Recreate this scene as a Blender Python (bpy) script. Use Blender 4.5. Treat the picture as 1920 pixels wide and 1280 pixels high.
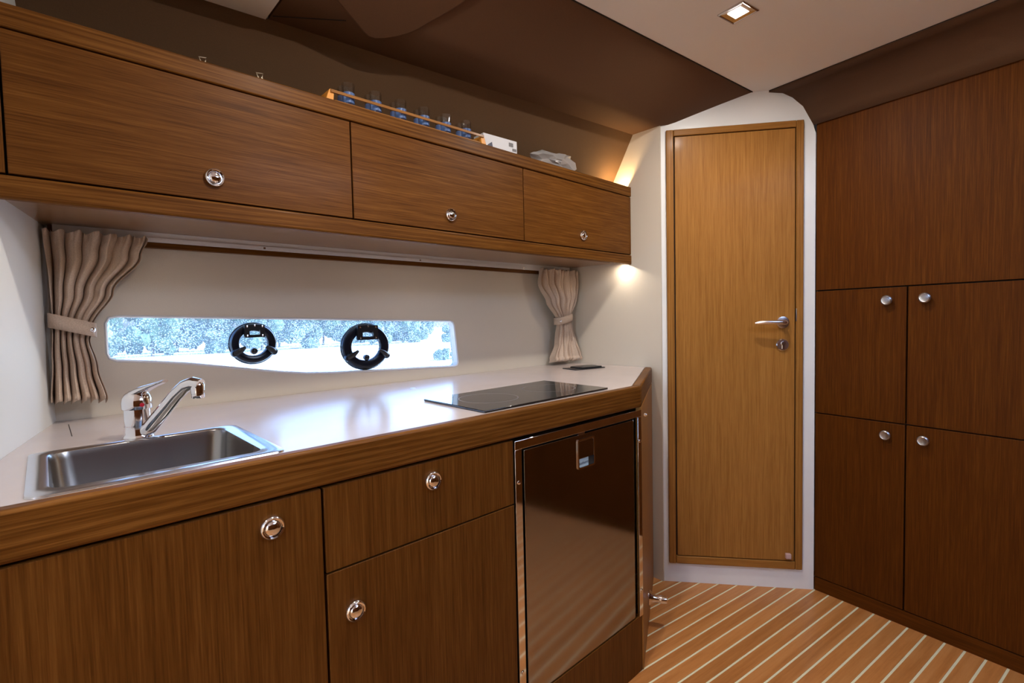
import bpy, bmesh, math, random
from mathutils import Vector, Matrix, noise

for o in list(bpy.data.objects):
    bpy.data.objects.remove(o, do_unlink=True)
SC = bpy.context.scene
COL = SC.collection
PI = math.pi
rad = math.radians

# ------------------------------------------------------------------ camera
F_PX = 933.7
yaw, pitch, roll = rad(46.651), rad(-2.537), rad(-1.253)
fwd = Vector((math.cos(yaw) * math.cos(pitch), math.sin(yaw) * math.cos(pitch), math.sin(pitch)))
rgt = Vector((math.sin(yaw), -math.cos(yaw), 0))
upv = rgt.cross(fwd)
r2 = rgt * math.cos(roll) + upv * math.sin(roll)
u2 = -rgt * math.sin(roll) + upv * math.cos(roll)
cam_d = bpy.data.cameras.new('camera')
cam_d.sensor_width = 36
cam_d.lens = F_PX / 1920 * 36
cam_d.clip_start = 0.02
cam_d.clip_end = 500
cam = bpy.data.objects.new('camera', cam_d)
COL.objects.link(cam)
m = Matrix((r2, u2, -fwd)).transposed().to_4x4()
m.translation = Vector((0, 0, 1.17))
cam.matrix_world = m
SC.camera = cam
SC.cycles.transparent_max_bounces = 40

# ------------------------------------------------------------------ world, sun, exposure
SC.view_settings.view_transform = 'Standard'
SC.view_settings.look = 'None'
SC.view_settings.gamma = 1
SC.view_settings.use_curve_mapping = False
SC.view_settings.exposure = 0.85
W = bpy.data.worlds.new('sky')
SC.world = W
W.use_nodes = True
wn = W.node_tree
wn.nodes.clear()
sky = wn.nodes.new('ShaderNodeTexSky')
sky.sky_type = 'NISHITA'
sky.sun_disc = False
sky.sun_elevation = rad(22)
sky.sun_rotation = rad(100)
sky.dust_density = 4.0
sky.air_density = 0.8
bg = wn.nodes.new('ShaderNodeBackground')
bg.inputs['Strength'].default_value = 2.3
wo = wn.nodes.new('ShaderNodeOutputWorld')
wn.links.new(sky.outputs[0], bg.inputs[0])
wn.links.new(bg.outputs[0], wo.inputs[0])
sun_d = bpy.data.lights.new('sun', 'SUN')
sun_d.energy = 9.0
sun_d.angle = rad(0.6)
sun_d.color = (1, 0.95, 0.88)
sun = bpy.data.objects.new('sun', sun_d)
COL.objects.link(sun)
sun.rotation_euler = Vector((-0.9, 0.03, -0.36)).to_track_quat('-Z', 'Y').to_euler()
# portals in the window and the unseen hatch and aft openings (they only guide the sampling of the sky)
def portal(loc, direction, sx, sy, tilt=None):
    d = bpy.data.lights.new('sky_portal', 'AREA')
    d.shape = 'RECTANGLE'
    d.size = sx
    d.size_y = sy
    d.cycles.is_portal = True
    o = bpy.data.objects.new('sky_portal', d)
    COL.objects.link(o)
    o.location = loc
    o.rotation_euler = Vector(direction).to_track_quat('-Z', 'Z' if abs(direction[2]) < .5 else 'Y').to_euler()
portal((0.68, 1.70, 1.09), (0, -1, 0), 1.16, 0.24)
portal((1.25, -0.75, 2.125), (0, 0, -1), 0.82, 0.82)
portal((-1.63, -0.15, 1.60), (1, 0, 0), 0.62, 0.78)
LED = dict(down=4.5, under=.27, top=.45)     # watts of the cabin's lamps, added fill lamps included

# ------------------------------------------------------------------ materials
MATS = {}
def new_mat(name):
    mt = bpy.data.materials.new(name)
    mt.use_nodes = True
    nt = mt.node_tree
    b = nt.nodes['Principled BSDF']
    MATS[name] = mt
    return mt, nt, b
def plain(name, col, rough=.5, metal=0., spec=.5, coat=0., noise_amt=0., nscale=60, bump=0., bscale=300, coat_rough=.1):
    mt, nt, b = new_mat(name)
    b.inputs['Base Color'].default_value = (*col, 1)
    b.inputs['Roughness'].default_value = rough
    b.inputs['Metallic'].default_value = metal
    b.inputs['Specular IOR Level'].default_value = spec
    b.inputs['Coat Weight'].default_value = coat
    b.inputs['Coat Roughness'].default_value = coat_rough
    if noise_amt or bump:
        tc = nt.nodes.new('ShaderNodeTexCoord')
    if noise_amt:
        n = nt.nodes.new('ShaderNodeTexNoise')
        n.inputs['Scale'].default_value = nscale
        n.inputs['Detail'].default_value = 5
        nt.links.new(tc.outputs['Object'], n.inputs['Vector'])
        r = nt.nodes.new('ShaderNodeValToRGB')
        r.color_ramp.elements[0].position = .3
        r.color_ramp.elements[1].position = .7
        r.color_ramp.elements[0].color = (*[c * (1 - noise_amt) for c in col], 1)
        r.color_ramp.elements[1].color = (*[min(1, c * (1 + noise_amt)) for c in col], 1)
        nt.links.new(n.outputs[0], r.inputs[0])
        nt.links.new(r.outputs[0], b.inputs['Base Color'])
    if bump:
        n = nt.nodes.new('ShaderNodeTexNoise')
        n.inputs['Scale'].default_value = bscale
        n.inputs['Detail'].default_value = 3
        nt.links.new(tc.outputs['Object'], n.inputs['Vector'])
        bp = nt.nodes.new('ShaderNodeBump')
        bp.inputs['Strength'].default_value = bump
        bp.inputs['Distance'].default_value = .002
        nt.links.new(n.outputs[0], bp.inputs['Height'])
        nt.links.new(bp.outputs[0], b.inputs['Normal'])
    return mt
def wood(name, axis, dark, mid, light, rough=.46, coat=.03, fine=420, cath=0., contrast=1., rnd=True, coat_rough=.15, spec=.10):
    """Veneer with the grain along the object's own axis."""
    mt, nt, b = new_mat(name)
    N, L = nt.nodes, nt.links
    tc = N.new('ShaderNodeTexCoord')
    oi = N.new('ShaderNodeObjectInfo')
    vm = N.new('ShaderNodeVectorMath')
    vm.operation = 'MULTIPLY_ADD'
    vm.inputs[1].default_value = (9.1, 7.3, 5.7)
    L.new(oi.outputs['Random'], vm.inputs[0])
    L.new(tc.outputs['Object'], vm.inputs[2])
    def mapped(sa, sc):
        mp = N.new('ShaderNodeMapping')
        s = [sc, sc, sc]
        s['xyz'.index(axis)] = sa
        mp.inputs['Scale'].default_value = s
        L.new(vm.outputs[0] if rnd else tc.outputs['Object'], mp.inputs['Vector'])
        return mp
    def nz(sa, sc, detail=4, rough_=.6, dist=0.):
        n = N.new('ShaderNodeTexNoise')
        n.inputs['Scale'].default_value = 1
        n.inputs['Detail'].default_value = detail
        n.inputs['Roughness'].default_value = rough_
        n.inputs['Distortion'].default_value = dist
        L.new(mapped(sa, sc).outputs[0], n.inputs['Vector'])
        return n
    def math_(op, a, b_):
        q = N.new('ShaderNodeMath')
        q.operation = op
        for i, v in enumerate((a, b_)):
            if isinstance(v, (int, float)):
                q.inputs[i].default_value = v
            else:
                L.new(v, q.inputs[i])
        return q.outputs[0]
    f1 = nz(9, fine, 3, .65)
    f2 = nz(3.0, 110, 4, .6, .3)
    f3 = nz(.8, 9, 3, .5, .6)
    s = math_('ADD', math_('MULTIPLY', f1.outputs[0], .52), math_('MULTIPLY', f2.outputs[0], .36))
    s = math_('ADD', s, math_('MULTIPLY', f3.outputs[0], .12))
    if cath:
        w = N.new('ShaderNodeTexWave')
        w.wave_type = 'BANDS'
        w.bands_direction = {'x': 'Z', 'z': 'X', 'y': 'X'}[axis]
        w.inputs['Scale'].default_value = 1.0
        w.inputs['Distortion'].default_value = 9
        w.inputs['Detail'].default_value = 2
        w.inputs['Detail Scale'].default_value = .6
        L.new(mapped(1.2, 26).outputs[0], w.inputs['Vector'])
        s = math_('ADD', math_('MULTIPLY', s, 1 - cath), math_('MULTIPLY', w.outputs['Fac'], cath))
    r = N.new('ShaderNodeValToRGB')
    e = r.color_ramp.elements
    c0 = .5 - .17 / contrast
    c1 = .5 + .17 / contrast
    e[0].position, e[1].position = c0, c1
    e[0].color, e[1].color = (*dark, 1), (*light, 1)
    k = e.new(.5)
    k.color = (*mid, 1)
    L.new(s, r.inputs[0])
    hs = N.new('ShaderNodeHueSaturation')
    L.new(r.outputs[0], hs.inputs['Color'])
    L.new(math_('ADD', math_('MULTIPLY', oi.outputs['Random'], .16), .92), hs.inputs['Value'])
    L.new(hs.outputs[0], b.inputs['Base Color'])
    b.inputs['Roughness'].default_value = rough
    b.inputs['Coat Weight'].default_value = coat
    b.inputs['Specular IOR Level'].default_value = spec
    b.inputs['Coat Roughness'].default_value = coat_rough
    bp = N.new('ShaderNodeBump')
    bp.inputs['Strength'].default_value = .10
    bp.inputs['Distance'].default_value = .001
    L.new(f1.outputs[0], bp.inputs['Height'])
    L.new(bp.outputs[0], b.inputs['Normal'])
    return mt

OAK = ((.070, .0220, .0024), (.122, .0425, .0062), (.18, .069, .012))
for ax in 'xz':
    wood('oak_' + ax, ax, *OAK, contrast=1.3 if ax == 'x' else 1.1)
wood('oak_fascia', 'x', (.080, .026, .003), (.134, .0485, .0072), (.192, .076, .0135), cath=.10, contrast=1.5)
wood('oak_lit_underside', 'x', (.17, .075, .026), (.22, .105, .04), (.28, .14, .058), rough=.3, coat=.6, spec=.5, coat_rough=.28)  # paler than the other oak, its colour standing in for window glow
wood('oak_door', 'z', (.225, .093, .018), (.315, .138, .030), (.40, .185, .045), rough=.42)
wood('oak_frame', 'z', (.20, .082, .016), (.30, .13, .028), (.38, .175, .043), rough=.42, cath=.12)
wood('oak_frame_x', 'x', (.20, .082, .016), (.30, .13, .028), (.38, .175, .043), rough=.42)
wood('walnut_z', 'z', (.048, .0118, .0009), (.078, .0210, .0016), (.118, .037, .0037), rough=.5, coat=.0, spec=.08)
wood('walnut_x', 'x', (.048, .0118, .0009), (.078, .0210, .0016), (.118, .037, .0037), rough=.5, coat=.0, spec=.08)
wood('teak_x', 'x', (.40, .145, .034), (.53, .215, .060), (.61, .275, .09), rough=.34, coat=.1, fine=90, cath=.16, contrast=.75, spec=.3)
wood('rack_wood', 'x', (.20, .085, .022), (.28, .125, .036), (.36, .17, .055))
plain('caulk', (.80, .77, .52), .6)
plain('white_gel', (.78, .79, .80), .33, noise_amt=.03, nscale=4)
plain('cream_wall', (.63, .565, .475), .55, bump=.12, bscale=420)
plain('left_wall', (.74, .745, .73), .5, bump=.05, bscale=420)
plain('ceiling_fabric', (.88, .875, .87), .8, bump=.15, bscale=500)
plain('brown_fabric', (.105, .047, .0175), .82, noise_amt=.10, nscale=500, bump=.2, bscale=700)
plain('hull_fabric', (.115, .058, .022), .82, noise_amt=.10, nscale=500, bump=.2, bscale=700)
plain('laminate', (.56, .48, .45), .21, noise_amt=.03, nscale=8)
plain('dark_gap', (.012, .007, .004), .8)
plain('chrome', (.82, .82, .85), .06, 1.0)
plain('pewter', (.50, .49, .50), .33, 1.0)
plain('satin_steel', (.60, .57, .55), .22, 1.0)
plain('black_plastic', (.012, .013, .016), .3)
plain('port_black', (.006, .010, .020), .22)
plain('hob_glass', (.012, .012, .012), .045, coat=.4, coat_rough=.02)
plain('linen', (.56, .43, .335), .9, noise_amt=.12, nscale=350, bump=.25, bscale=900)
plain('white_plastic', (.72, .71, .72), .35)
plain('pink_rubber', (.55, .36, .33), .5)
plain('red_dot', (.5, .01, .03), .3)
plain('navy_print', (.02, .025, .08), .5)
plain('paper_white', (.72, .72, .76), .5)
plain('grey_print', (.16, .15, .16), .5)
plain('orange_paint', (.75, .30, .03), .45)
plain('label_blue', (.42, .58, .66), .4)
plain('brass', (.80, .70, .55), .35, .6)
plain('satin_chrome', (.90, .89, .92), .24, 1.0)
plain('outside_ground', (.62, .60, .55), .9, noise_amt=.2, nscale=.6)
plain('bark', (.10, .07, .045), .9)
plain('leaf_a', (.055, .105, .060), .8, noise_amt=.7, nscale=2.6)
plain('leaf_b', (.075, .120, .080), .8, noise_amt=.7, nscale=2.6)

# brushed refrigerator steel
def brushed(name, col, rough, sc, bump=.05):
    mt, nt, b = new_mat(name)
    N, L = nt.nodes, nt.links
    b.inputs['Metallic'].default_value = 1
    b.inputs['Base Color'].default_value = (*col, 1)
    tc = N.new('ShaderNodeTexCoord')
    mp = N.new('ShaderNodeMapping')
    mp.inputs['Scale'].default_value = sc
    n = N.new('ShaderNodeTexNoise')
    n.inputs['Scale'].default_value = 1
    n.inputs['Detail'].default_value = 3
    L.new(tc.outputs['Object'], mp.inputs[0])
    L.new(mp.outputs[0], n.inputs['Vector'])
    r = N.new('ShaderNodeMapRange')
    r.inputs['To Min'].default_value = rough * .75
    r.inputs['To Max'].default_value = rough * 1.3
    L.new(n.outputs[0], r.inputs[0])
    # wiped smears: a low-frequency, stretched roughness change
    L.new(r.outputs[0], b.inputs['Roughness'])
    bp = N.new('ShaderNodeBump')
    bp.inputs['Strength'].default_value = bump
    bp.inputs['Distance'].default_value = .0005
    L.new(n.outputs[0], bp.inputs['Height'])
    L.new(bp.outputs[0], b.inputs['Normal'])
brushed('fridge_steel', (.37, .355, .36), .10, (3, 3, 120), .004)
brushed('sink_steel', (.36, .36, .36), .26, (2, 2, 2), 0.)
brushed('rim_steel', (.68, .68, .70), .20, (8, 160, 8))

def glass(name, col, rough=.02):
    mt, nt, b = new_mat(name)
    N, L = nt.nodes, nt.links
    N.remove(b)
    tr = N.new('ShaderNodeBsdfTransparent')
    tr.inputs[0].default_value = (*col, 1)
    gl = N.new('ShaderNodeBsdfGlossy')
    gl.inputs['Roughness'].default_value = rough
    lw_ = N.new('ShaderNodeLayerWeight')
    lw_.inputs[0].default_value = .5
    pw = N.new('ShaderNodeMath')
    pw.operation = 'POWER'
    pw.inputs[1].default_value = 3.5
    L.new(lw_.outputs['Facing'], pw.inputs[0])
    ad = N.new('ShaderNodeMath')
    ad.operation = 'MULTIPLY_ADD'
    ad.inputs[1].default_value = .55
    ad.inputs[2].default_value = .04
    L.new(pw.outputs[0], ad.inputs[0])
    mx = N.new('ShaderNodeMixShader')
    L.new(ad.outputs[0], mx.inputs[0])
    L.new(tr.outputs[0], mx.inputs[1])
    L.new(gl.outputs[0], mx.inputs[2])
    L.new(mx.outputs[0], N['Material Output'].inputs[0])
glass('clear_glass', (.93, .94, .95))
plain('blue_glass', (.10, .22, .55), .35)
MATS['blue_glass'].node_tree.nodes['Principled BSDF'].inputs['Alpha'].default_value = .55
# salt-speckled window pane: clear glass with small scattering droplets
def speckled():
    mt, nt, b = new_mat('salty_pane')
    N, L = nt.nodes, nt.links
    N.remove(b)
    tc = N.new('ShaderNodeTexCoord')
    v = N.new('ShaderNodeTexVoronoi')
    v.inputs['Scale'].default_value = 210
    n = N.new('ShaderNodeTexNoise')
    n.inputs['Scale'].default_value = 22
    n.inputs['Detail'].default_value = 4
    L.new(tc.outputs['Object'], v.inputs['Vector'])
    L.new(tc.outputs['Object'], n.inputs['Vector'])
    a = N.new('ShaderNodeMath')
    a.operation = 'MULTIPLY_ADD'
    a.inputs[1].default_value = -.55
    L.new(n.outputs[0], a.inputs[0])
    L.new(v.outputs['Distance'], a.inputs[2])
    r = N.new('ShaderNodeMapRange')
    r.inputs['From Min'].default_value = -.02
    r.inputs['From Max'].default_value = .12
    r.inputs['To Min'].default_value = .40
    r.inputs['To Max'].default_value = .055
    L.new(a.outputs[0], r.inputs[0])
    tr = N.new('ShaderNodeBsdfTransparent')
    tr.inputs[0].default_value = (.44, .53, .64, 1)
    tl = N.new('ShaderNodeBsdfTranslucent')
    tl.inputs[0].default_value = (.42, .54, .70, 1)
    mx = N.new('ShaderNodeMixShader')
    L.new(r.outputs[0], mx.inputs[0])
    L.new(tr.outputs[0], mx.inputs[1])
    L.new(tl.outputs[0], mx.inputs[2])
    L.new(mx.outputs[0], N['Material Output'].inputs[0])
speckled()
def bagmat():
    mt, nt, b = new_mat('plastic_film')
    N, L = nt.nodes, nt.links
    N.remove(b)
    tr = N.new('ShaderNodeBsdfTransparent')
    tr.inputs[0].default_value = (.92, .93, .95, 1)
    df = N.new('ShaderNodeBsdfDiffuse')
    df.inputs[0].default_value = (.75, .74, .74, 1)
    gl = N.new('ShaderNodeBsdfGlossy')
    gl.inputs['Roughness'].default_value = .12
    m1 = N.new('ShaderNodeMixShader')
    m1.inputs[0].default_value = .38
    m2 = N.new('ShaderNodeMixShader')
    m2.inputs[0].default_value = .22
    L.new(tr.outputs[0], m1.inputs[1])
    L.new(df.outputs[0], m1.inputs[2])
    L.new(m1.outputs[0], m2.inputs[1])
    L.new(gl.outputs[0], m2.inputs[2])
    L.new(m2.outputs[0], N['Material Output'].inputs[0])
bagmat()
def emit(name, col, s):
    mt, nt, b = new_mat(name)
    b.inputs['Base Color'].default_value = (0.8, .8, .8, 1)
    b.inputs['Emission Color'].default_value = (*col, 1)
    b.inputs['Emission Strength'].default_value = s
emit('lamp_lens', (1, .98, .97), 14)
emit('led_warm', (1, .72, .38), 10)

# ------------------------------------------------------------------ mesh helpers
class MB:
    def __init__(s):
        s.v, s.f = [], []
    def add(s, vs, fs):
        k = len(s.v)
        s.v += [tuple(p) for p in vs]
        s.f += [[i + k for i in f] for f in fs]
        return s
    def box(s, x0, x1, y0, y1, z0, z1):
        vs = [(x, y, z) for z in (z0, z1) for y in (y0, y1) for x in (x0, x1)]
        return s.add(vs, [(0, 2, 3, 1), (4, 5, 7, 6), (0, 1, 5, 4), (2, 6, 7, 3), (0, 4, 6, 2), (1, 3, 7, 5)])
    def prism(s, poly, a, b, plane='xy'):
        """extrude a polygon; plane xy -> along z, xz -> along y, yz -> along x"""
        def P(p, t):
            return {'xy': (p[0], p[1], t), 'xz': (p[0], t, p[1]), 'yz': (t, p[0], p[1])}[plane]
        n = len(poly)
        vs = [P(p, a) for p in poly] + [P(p, b) for p in poly]
        fs = [list(range(n))[::-1], list(range(n, 2 * n))] + [(i, (i + 1) % n, n + (i + 1) % n, n + i) for i in range(n)]
        return s.add(vs, fs)
    def lathe(s, prof, seg=24, axis='z', c=(0, 0, 0), close=True):
        """prof = [(r, h)]; axis '-y' makes h run towards -y"""
        vs, fs = [], []
        for r, h in prof:
            for i in range(seg):
                a = 2 * PI * i / seg
                p, q = r * math.cos(a), r * math.sin(a)
                if axis == 'z':
                    w = (p, q, h)
                elif axis == '-y':
                    w = (p, -h, q)
                else:
                    w = (h, p, q)
                vs.append((w[0] + c[0], w[1] + c[1], w[2] + c[2]))
        for j in range(len(prof) - 1):
            for i in range(seg):
                fs.append((j * seg + i, j * seg + (i + 1) % seg, (j + 1) * seg + (i + 1) % seg, (j + 1) * seg + i))
        if close:
            fs.append(list(range(seg))[::-1])
            fs.append([(len(prof) - 1) * seg + i for i in range(seg)])
        return s.add(vs, fs)
    def tube(s, path, radii, seg=12, sy=1.):
        path = [Vector(p) for p in path]
        if isinstance(radii, (int, float)):
            radii = [radii] * len(path)
        vs, fs = [], []
        ref = Vector((0, 0, 1))
        for k, p in enumerate(path):
            t = (path[min(k + 1, len(path) - 1)] - path[max(k - 1, 0)]).normalized()
            a = t.cross(ref)
            if a.length < 1e-3:
                a = t.cross(Vector((0, 1, 0)))
            a.normalize()
            b = a.cross(t).normalized()
            for i in range(seg):
                w = 2 * PI * i / seg
                vs.append(p + a * radii[k] * math.cos(w) + b * radii[k] * sy * math.sin(w))
        for k in range(len(path) - 1):
            for i in range(seg):
                fs.append((k * seg + i, k * seg + (i + 1) % seg, (k + 1) * seg + (i + 1) % seg, (k + 1) * seg + i))
        fs.append(list(range(seg))[::-1])
        fs.append([(len(path) - 1) * seg + i for i in range(seg)])
        return s.add(vs, fs)
    def build(s, name, mat, parent=None, bevel=0, seg=2, smooth=None, kind=None, label=None):
        me = bpy.data.meshes.new(name)
        me.from_pydata(s.v, [], s.f)
        bm = bmesh.new()
        bm.from_mesh(me)
        bmesh.ops.recalc_face_normals(bm, faces=bm.faces)
        bm.to_mesh(me)
        bm.free()
        me.materials.append(MATS[mat])
        o = bpy.data.objects.new(name, me)
        COL.objects.link(o)
        if parent:
            o.parent = parent
        if bevel:
            mo = o.modifiers.new('bevel', 'BEVEL')
            mo.width = bevel
            mo.segments = seg
            mo.limit_method = 'ANGLE'
            mo.angle_limit = rad(40)
            if smooth is None:
                smooth = 40
        if smooth:
            for p in me.polygons:
                p.use_smooth = True
            me.set_sharp_from_angle(angle=rad(smooth))
        if kind:
            o['kind'] = kind
        if label:
            o['label'] = label
        return o
def tag(o, label=None, cat=None, group=None, kind=None):
    if label: o['label'] = label
    if cat: o['category'] = cat
    if group: o['group'] = group
    if kind: o['kind'] = kind
    return o
def thing(name, label, cat, loc=(0, 0, 0), rotz=0., group=None, kind=None):
    o = bpy.data.objects.new(name, None)
    COL.objects.link(o)
    o.empty_display_size = .05
    o.location = loc
    o.rotation_euler = (0, 0, rotz)
    return tag(o, label, cat, group, kind)
def dup(o, parent=None):
    c = o.copy()
    COL.objects.link(c)
    c.parent = parent
    for ch in list(o.children):
        dup(ch, c)
    return c
def rrect(x0, x1, y0, y1, r, n=5):
    pts = []
    for cx, cy, a0 in ((x1 - r, y1 - r, 0), (x0 + r, y1 - r, 90), (x0 + r, y0 + r, 180), (x1 - r, y0 + r, 270)):
        for i in range(n + 1):
            a = rad(a0 + 90 * i / n)
            pts.append((cx + r * math.cos(a), cy + r * math.sin(a)))
    return pts
def lamp(name, kind, loc, power, col, size=.02, direction=(0, 0, -1), parent=None, spot=None, blend=.4):
    d = bpy.data.lights.new(name, kind)
    d.energy = power
    d.color = col
    if kind == 'AREA':
        d.size = size
    elif kind in ('POINT', 'SPOT'):
        d.shadow_soft_size = size
    if spot:
        d.spot_size = rad(spot)
        d.spot_blend = blend
    o = bpy.data.objects.new(name, d)
    COL.objects.link(o)
    o.location = loc
    o.rotation_euler = Vector(direction).to_track_quat('-Z', 'Y').to_euler()
    if parent:
        o.parent = parent
    return o

# ------------------------------------------------------------------ key dimensions (metres)
YB = 1.648            # inner face of the window wall
YG = .88              # front of the base units
YU = 1.27             # front of the overhead cabinet
ZC = .945             # worktop
XE = 1.955            # end wall
T = rad(-9.128)       # fore-and-aft direction of the boat against the galley
FW = Vector((math.cos(T), math.sin(T), 0))
AW = Vector((-math.sin(T), math.cos(T), 0))
DA = Vector((1.941, 1.136, 0))            # door bulkhead, left foot
DANG = rad(-52.4165)
DD = Vector((math.cos(DANG), math.sin(DANG), 0))

# ------------------------------------------------------------------ floor of teak planks
PD = rad(-8.7)
floor = thing('floor', 'teak plank floor with pale caulking lines', None, (0, 0, 0), PD, kind='structure')
bed = MB().box(-1.60, 2.46, -1.75, 2.05, -.03, -.0016).build('caulk_bed', 'caulk', floor)
pm = MB().box(-1.60, 2.46, -.0231, .0231, -.0016, 0)
first = None
pitch_w = .0538
base_off = .635 * math.cos(-PD) + 2.318 * math.sin(-PD)      # one caulk line passes through the foot of the tall cabinet
for i in range(-43, 26):
    yy = base_off + (i + .5) * pitch_w
    if yy < -1.72 or yy > 2.02:
        continue
    if first is None:
        first = pm.build('plank', 'teak_x', floor)
        o = first
    else:
        o = first.copy()
        COL.objects.link(o)
    o.location = (0, yy, 0)

# ------------------------------------------------------------------ walls
# window wall with the long shaped opening
WIN = [(.124, 1.105), (.128, 1.094), (.140, 1.088), (.22, 1.079), (.30, 1.068), (.36, 1.057), (.45, 1.040), (.55, 1.022), (.63, 1.011), (.71, 1.005), (.80, 1.001), (.95, .996), (1.10, .991),
       (1.226, .985), (1.238, .988), (1.243, .998), (1.228, 1.150), (1.222, 1.162), (1.210, 1.1665), (.95, 1.174), (.55, 1.186), (.145, 1.1975), (.130, 1.194), (.124, 1.182)]
def ring_plate(mb, inner, box, y0, y1):
    """plate with a hole: outer rectangle joined to the inner outline, front and back and the reveal"""
    x0, x1, z0, z1 = box
    cx = sum(p[0] for p in inner) / len(inner)
    cz = sum(p[1] for p in inner) / len(inner)
    outer = []
    for (x, z) in inner:
        dx, dz = x - cx, z - cz
        # cast to the rectangle, stretched by its half sizes about the hole centre
        tx = ((x1 - cx) / dx) if dx > 1e-9 else (((x0 - cx) / dx) if dx < -1e-9 else 1e9)
        tz = ((z1 - cz) / dz) if dz > 1e-9 else (((z0 - cz) / dz) if dz < -1e-9 else 1e9)
        t = min(tx, tz)
        outer.append((cx + dx * t, cz + dz * t))
    n = len(inner)
    for y in (y0, y1):
        vs = [(p[0], y, p[1]) for p in inner] + [(p[0], y, p[1]) for p in outer]
        mb.add(vs, [(i, (i + 1) % n, n + (i + 1) % n, n + i) for i in range(n)])
    mb.add([(p[0], y0, p[1]) for p in inner] + [(p[0], y1, p[1]) for p in inner], [(i, (i + 1) % n, n + (i + 1) % n, n + i) for i in range(n)])
    # corners of the rectangle
    for (X, Z_) in ((x0, z0), (x1, z0), (x1, z1), (x0, z1)):
        best = None
        for i in range(n):
            a, b = outer[i], outer[(i + 1) % n]
            on_x = lambda p: abs(p[0] - X) < 1e-6
            on_z = lambda p: abs(p[1] - Z_) < 1e-6
            if (on_x(a) and on_z(b)) or (on_z(a) and on_x(b)):
                best = (a, b)
        if best:
            for y in (y0, y1):
                mb.add([(best[0][0], y, best[0][1]), (X, y, Z_), (best[1][0], y, best[1][1])], [(0, 1, 2)])
wb = MB()
ring_plate(wb, WIN, (-.10, 2.04, .80, 1.46), YB, YB + .036)
wb.box(-1.66, -.10, YB, YB + .036, -.03, 2.1)
wb.box(-.10, 2.04, YB, YB + .036, -.03, .80)
wb.box(-.10, 2.04, YB, YB + .036, 1.46, 2.1)
tag(wb.build('wall_window', 'cream_wall'), 'cream lined hull wall with a long shaped window', kind='structure')
win = thing('window_1', 'long low hull window with salt-speckled pane', None, (0, 0, 0), kind='structure')
MB().prism([(p[0], p[1]) for p in WIN], YB + .028, YB + .031, 'xz').build('pane', 'salty_pane', win)
# raised lip around the opening
lipv, lipf = [], []
cxw, czw = .68, 1.09
n = len(WIN)
lip = MB()
inn = [Vector((p[0], 0, p[1])) for p in WIN]
prof = [(0., .0), (.0035, -.003), (.007, 0.)]
vs = []
for off, dy in prof:
    for i in range(n):
        a, b, c = inn[i - 1], inn[i], inn[(i + 1) % n]
        t = (c - a).normalized()
        nn = Vector((t.z, 0, -t.x))
        if nn.dot(b - Vector((cxw, 0, czw))) < 0:
            nn = -nn
        q = b + nn * off
        vs.append((q.x, YB + dy - .0004, q.z))
lip.add(vs, [(j * n + i, j * n + (i + 1) % n, (j + 1) * n + (i + 1) % n, (j + 1) * n + i) for j in range(2) for i in range(n)])
lip.build('window_lip', 'white_plastic', win, smooth=60)

# panel at the left end of the galley
lw = MB().prism([(.016, 1.648), (-.142, .84), (-.172, .84), (-.014, 1.648)], 0, 2.1)
tag(lw.build('wall_left', 'left_wall'), 'smooth white side panel at the sink end of the galley', kind='structure')
# end wall behind the hob end
tag(MB().prism([(XE, 1.648), (XE - .008, 1.12), (XE + .03, 1.12), (XE + .03, 1.648)], 0, 2.1).build('wall_end', 'cream_wall'), 'cream end wall of the galley', kind='structure')
# white moulded bulkhead around the door
top = [(.63, 1.90), (.622, 1.925), (.6135, 1.966), (.59, 2.014), (.571, 2.036), (.549, 2.054), (.509, 2.077), (.478, 2.085), (.4536, 2.0865), (.388, 2.0875), (.26, 2.048), (.154, 2.014), (.071, 1.985), (.036, 1.979), (0, 1.979)]
out = [(0, 0), (.63, 0)] + top
me = bpy.data.meshes.new('wall_door')
bm = bmesh.new()
fr = [bm.verts.new((p[0], 0, p[1])) for p in out]
bk = [bm.verts.new((p[0], .06, p[1])) for p in out]
bm.faces.new(fr)
bm.faces.new(bk[::-1])
k = len(out)
for i in range(k):
    bm.faces.new((fr[i], bk[i], bk[(i + 1) % k], fr[(i + 1) % k]))
ed = [e for e in bm.edges if set(e.verts) == {fr[0], fr[-1]}]
bmesh.ops.recalc_face_normals(bm, faces=bm.faces)
bmesh.ops.bevel(bm, geom=ed, offset=.022, segments=6, affect='EDGES', profile=.5)
bm.to_mesh(me)
bm.free()
for p in me.polygons:
    p.use_smooth = True
me.set_sharp_from_angle(angle=rad(35))
me.materials.append(MATS['white_gel'])
wd = bpy.data.objects.new('wall_door', me)
COL.objects.link(wd)
wd.location = DA
wd.rotation_euler = (0, 0, DANG)
tag(wd, 'white moulded bulkhead with rounded corner around the door', kind='structure')

# the cabin behind the viewer
wr = []
TBv = Vector((2.325, .636, 0))
def tl(x, y):
    p = TBv - AW * x + FW * y
    return (p.x, p.y)
wrm = MB().prism([tl(-.33, .166), tl(2.20, .166), tl(2.20, .196), tl(-.36, .196)], -.03, 2.1)
wrm.prism([(1.99, 1.684), tl(-.33, .166), tl(-.36, .196), (2.02, 1.70)], -.03, 2.1)  # both pieces are added out of view to seal off stray sky light
tag(wrm.build('wall_right', 'cream_wall'), 'unseen wall added behind the tall cabinet to keep stray light out', kind='structure')
tag(MB().box(-1.66, 2.02, -1.56, -1.53, -.03, 2.1).build('wall_back', 'walnut_z'), 'dark wood panelled wall opposite the galley', kind='structure')
wa = MB()
wa.box(-1.66, -1.62, -1.53, -.45, -.03, 2.1).box(-1.66, -1.62, .15, 1.648, -.03, 2.1).box(-1.66, -1.62, -.45, .15, 1.98, 2.1).box(-1.66, -1.62, -.45, .15, -.03, 1.22)
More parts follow.
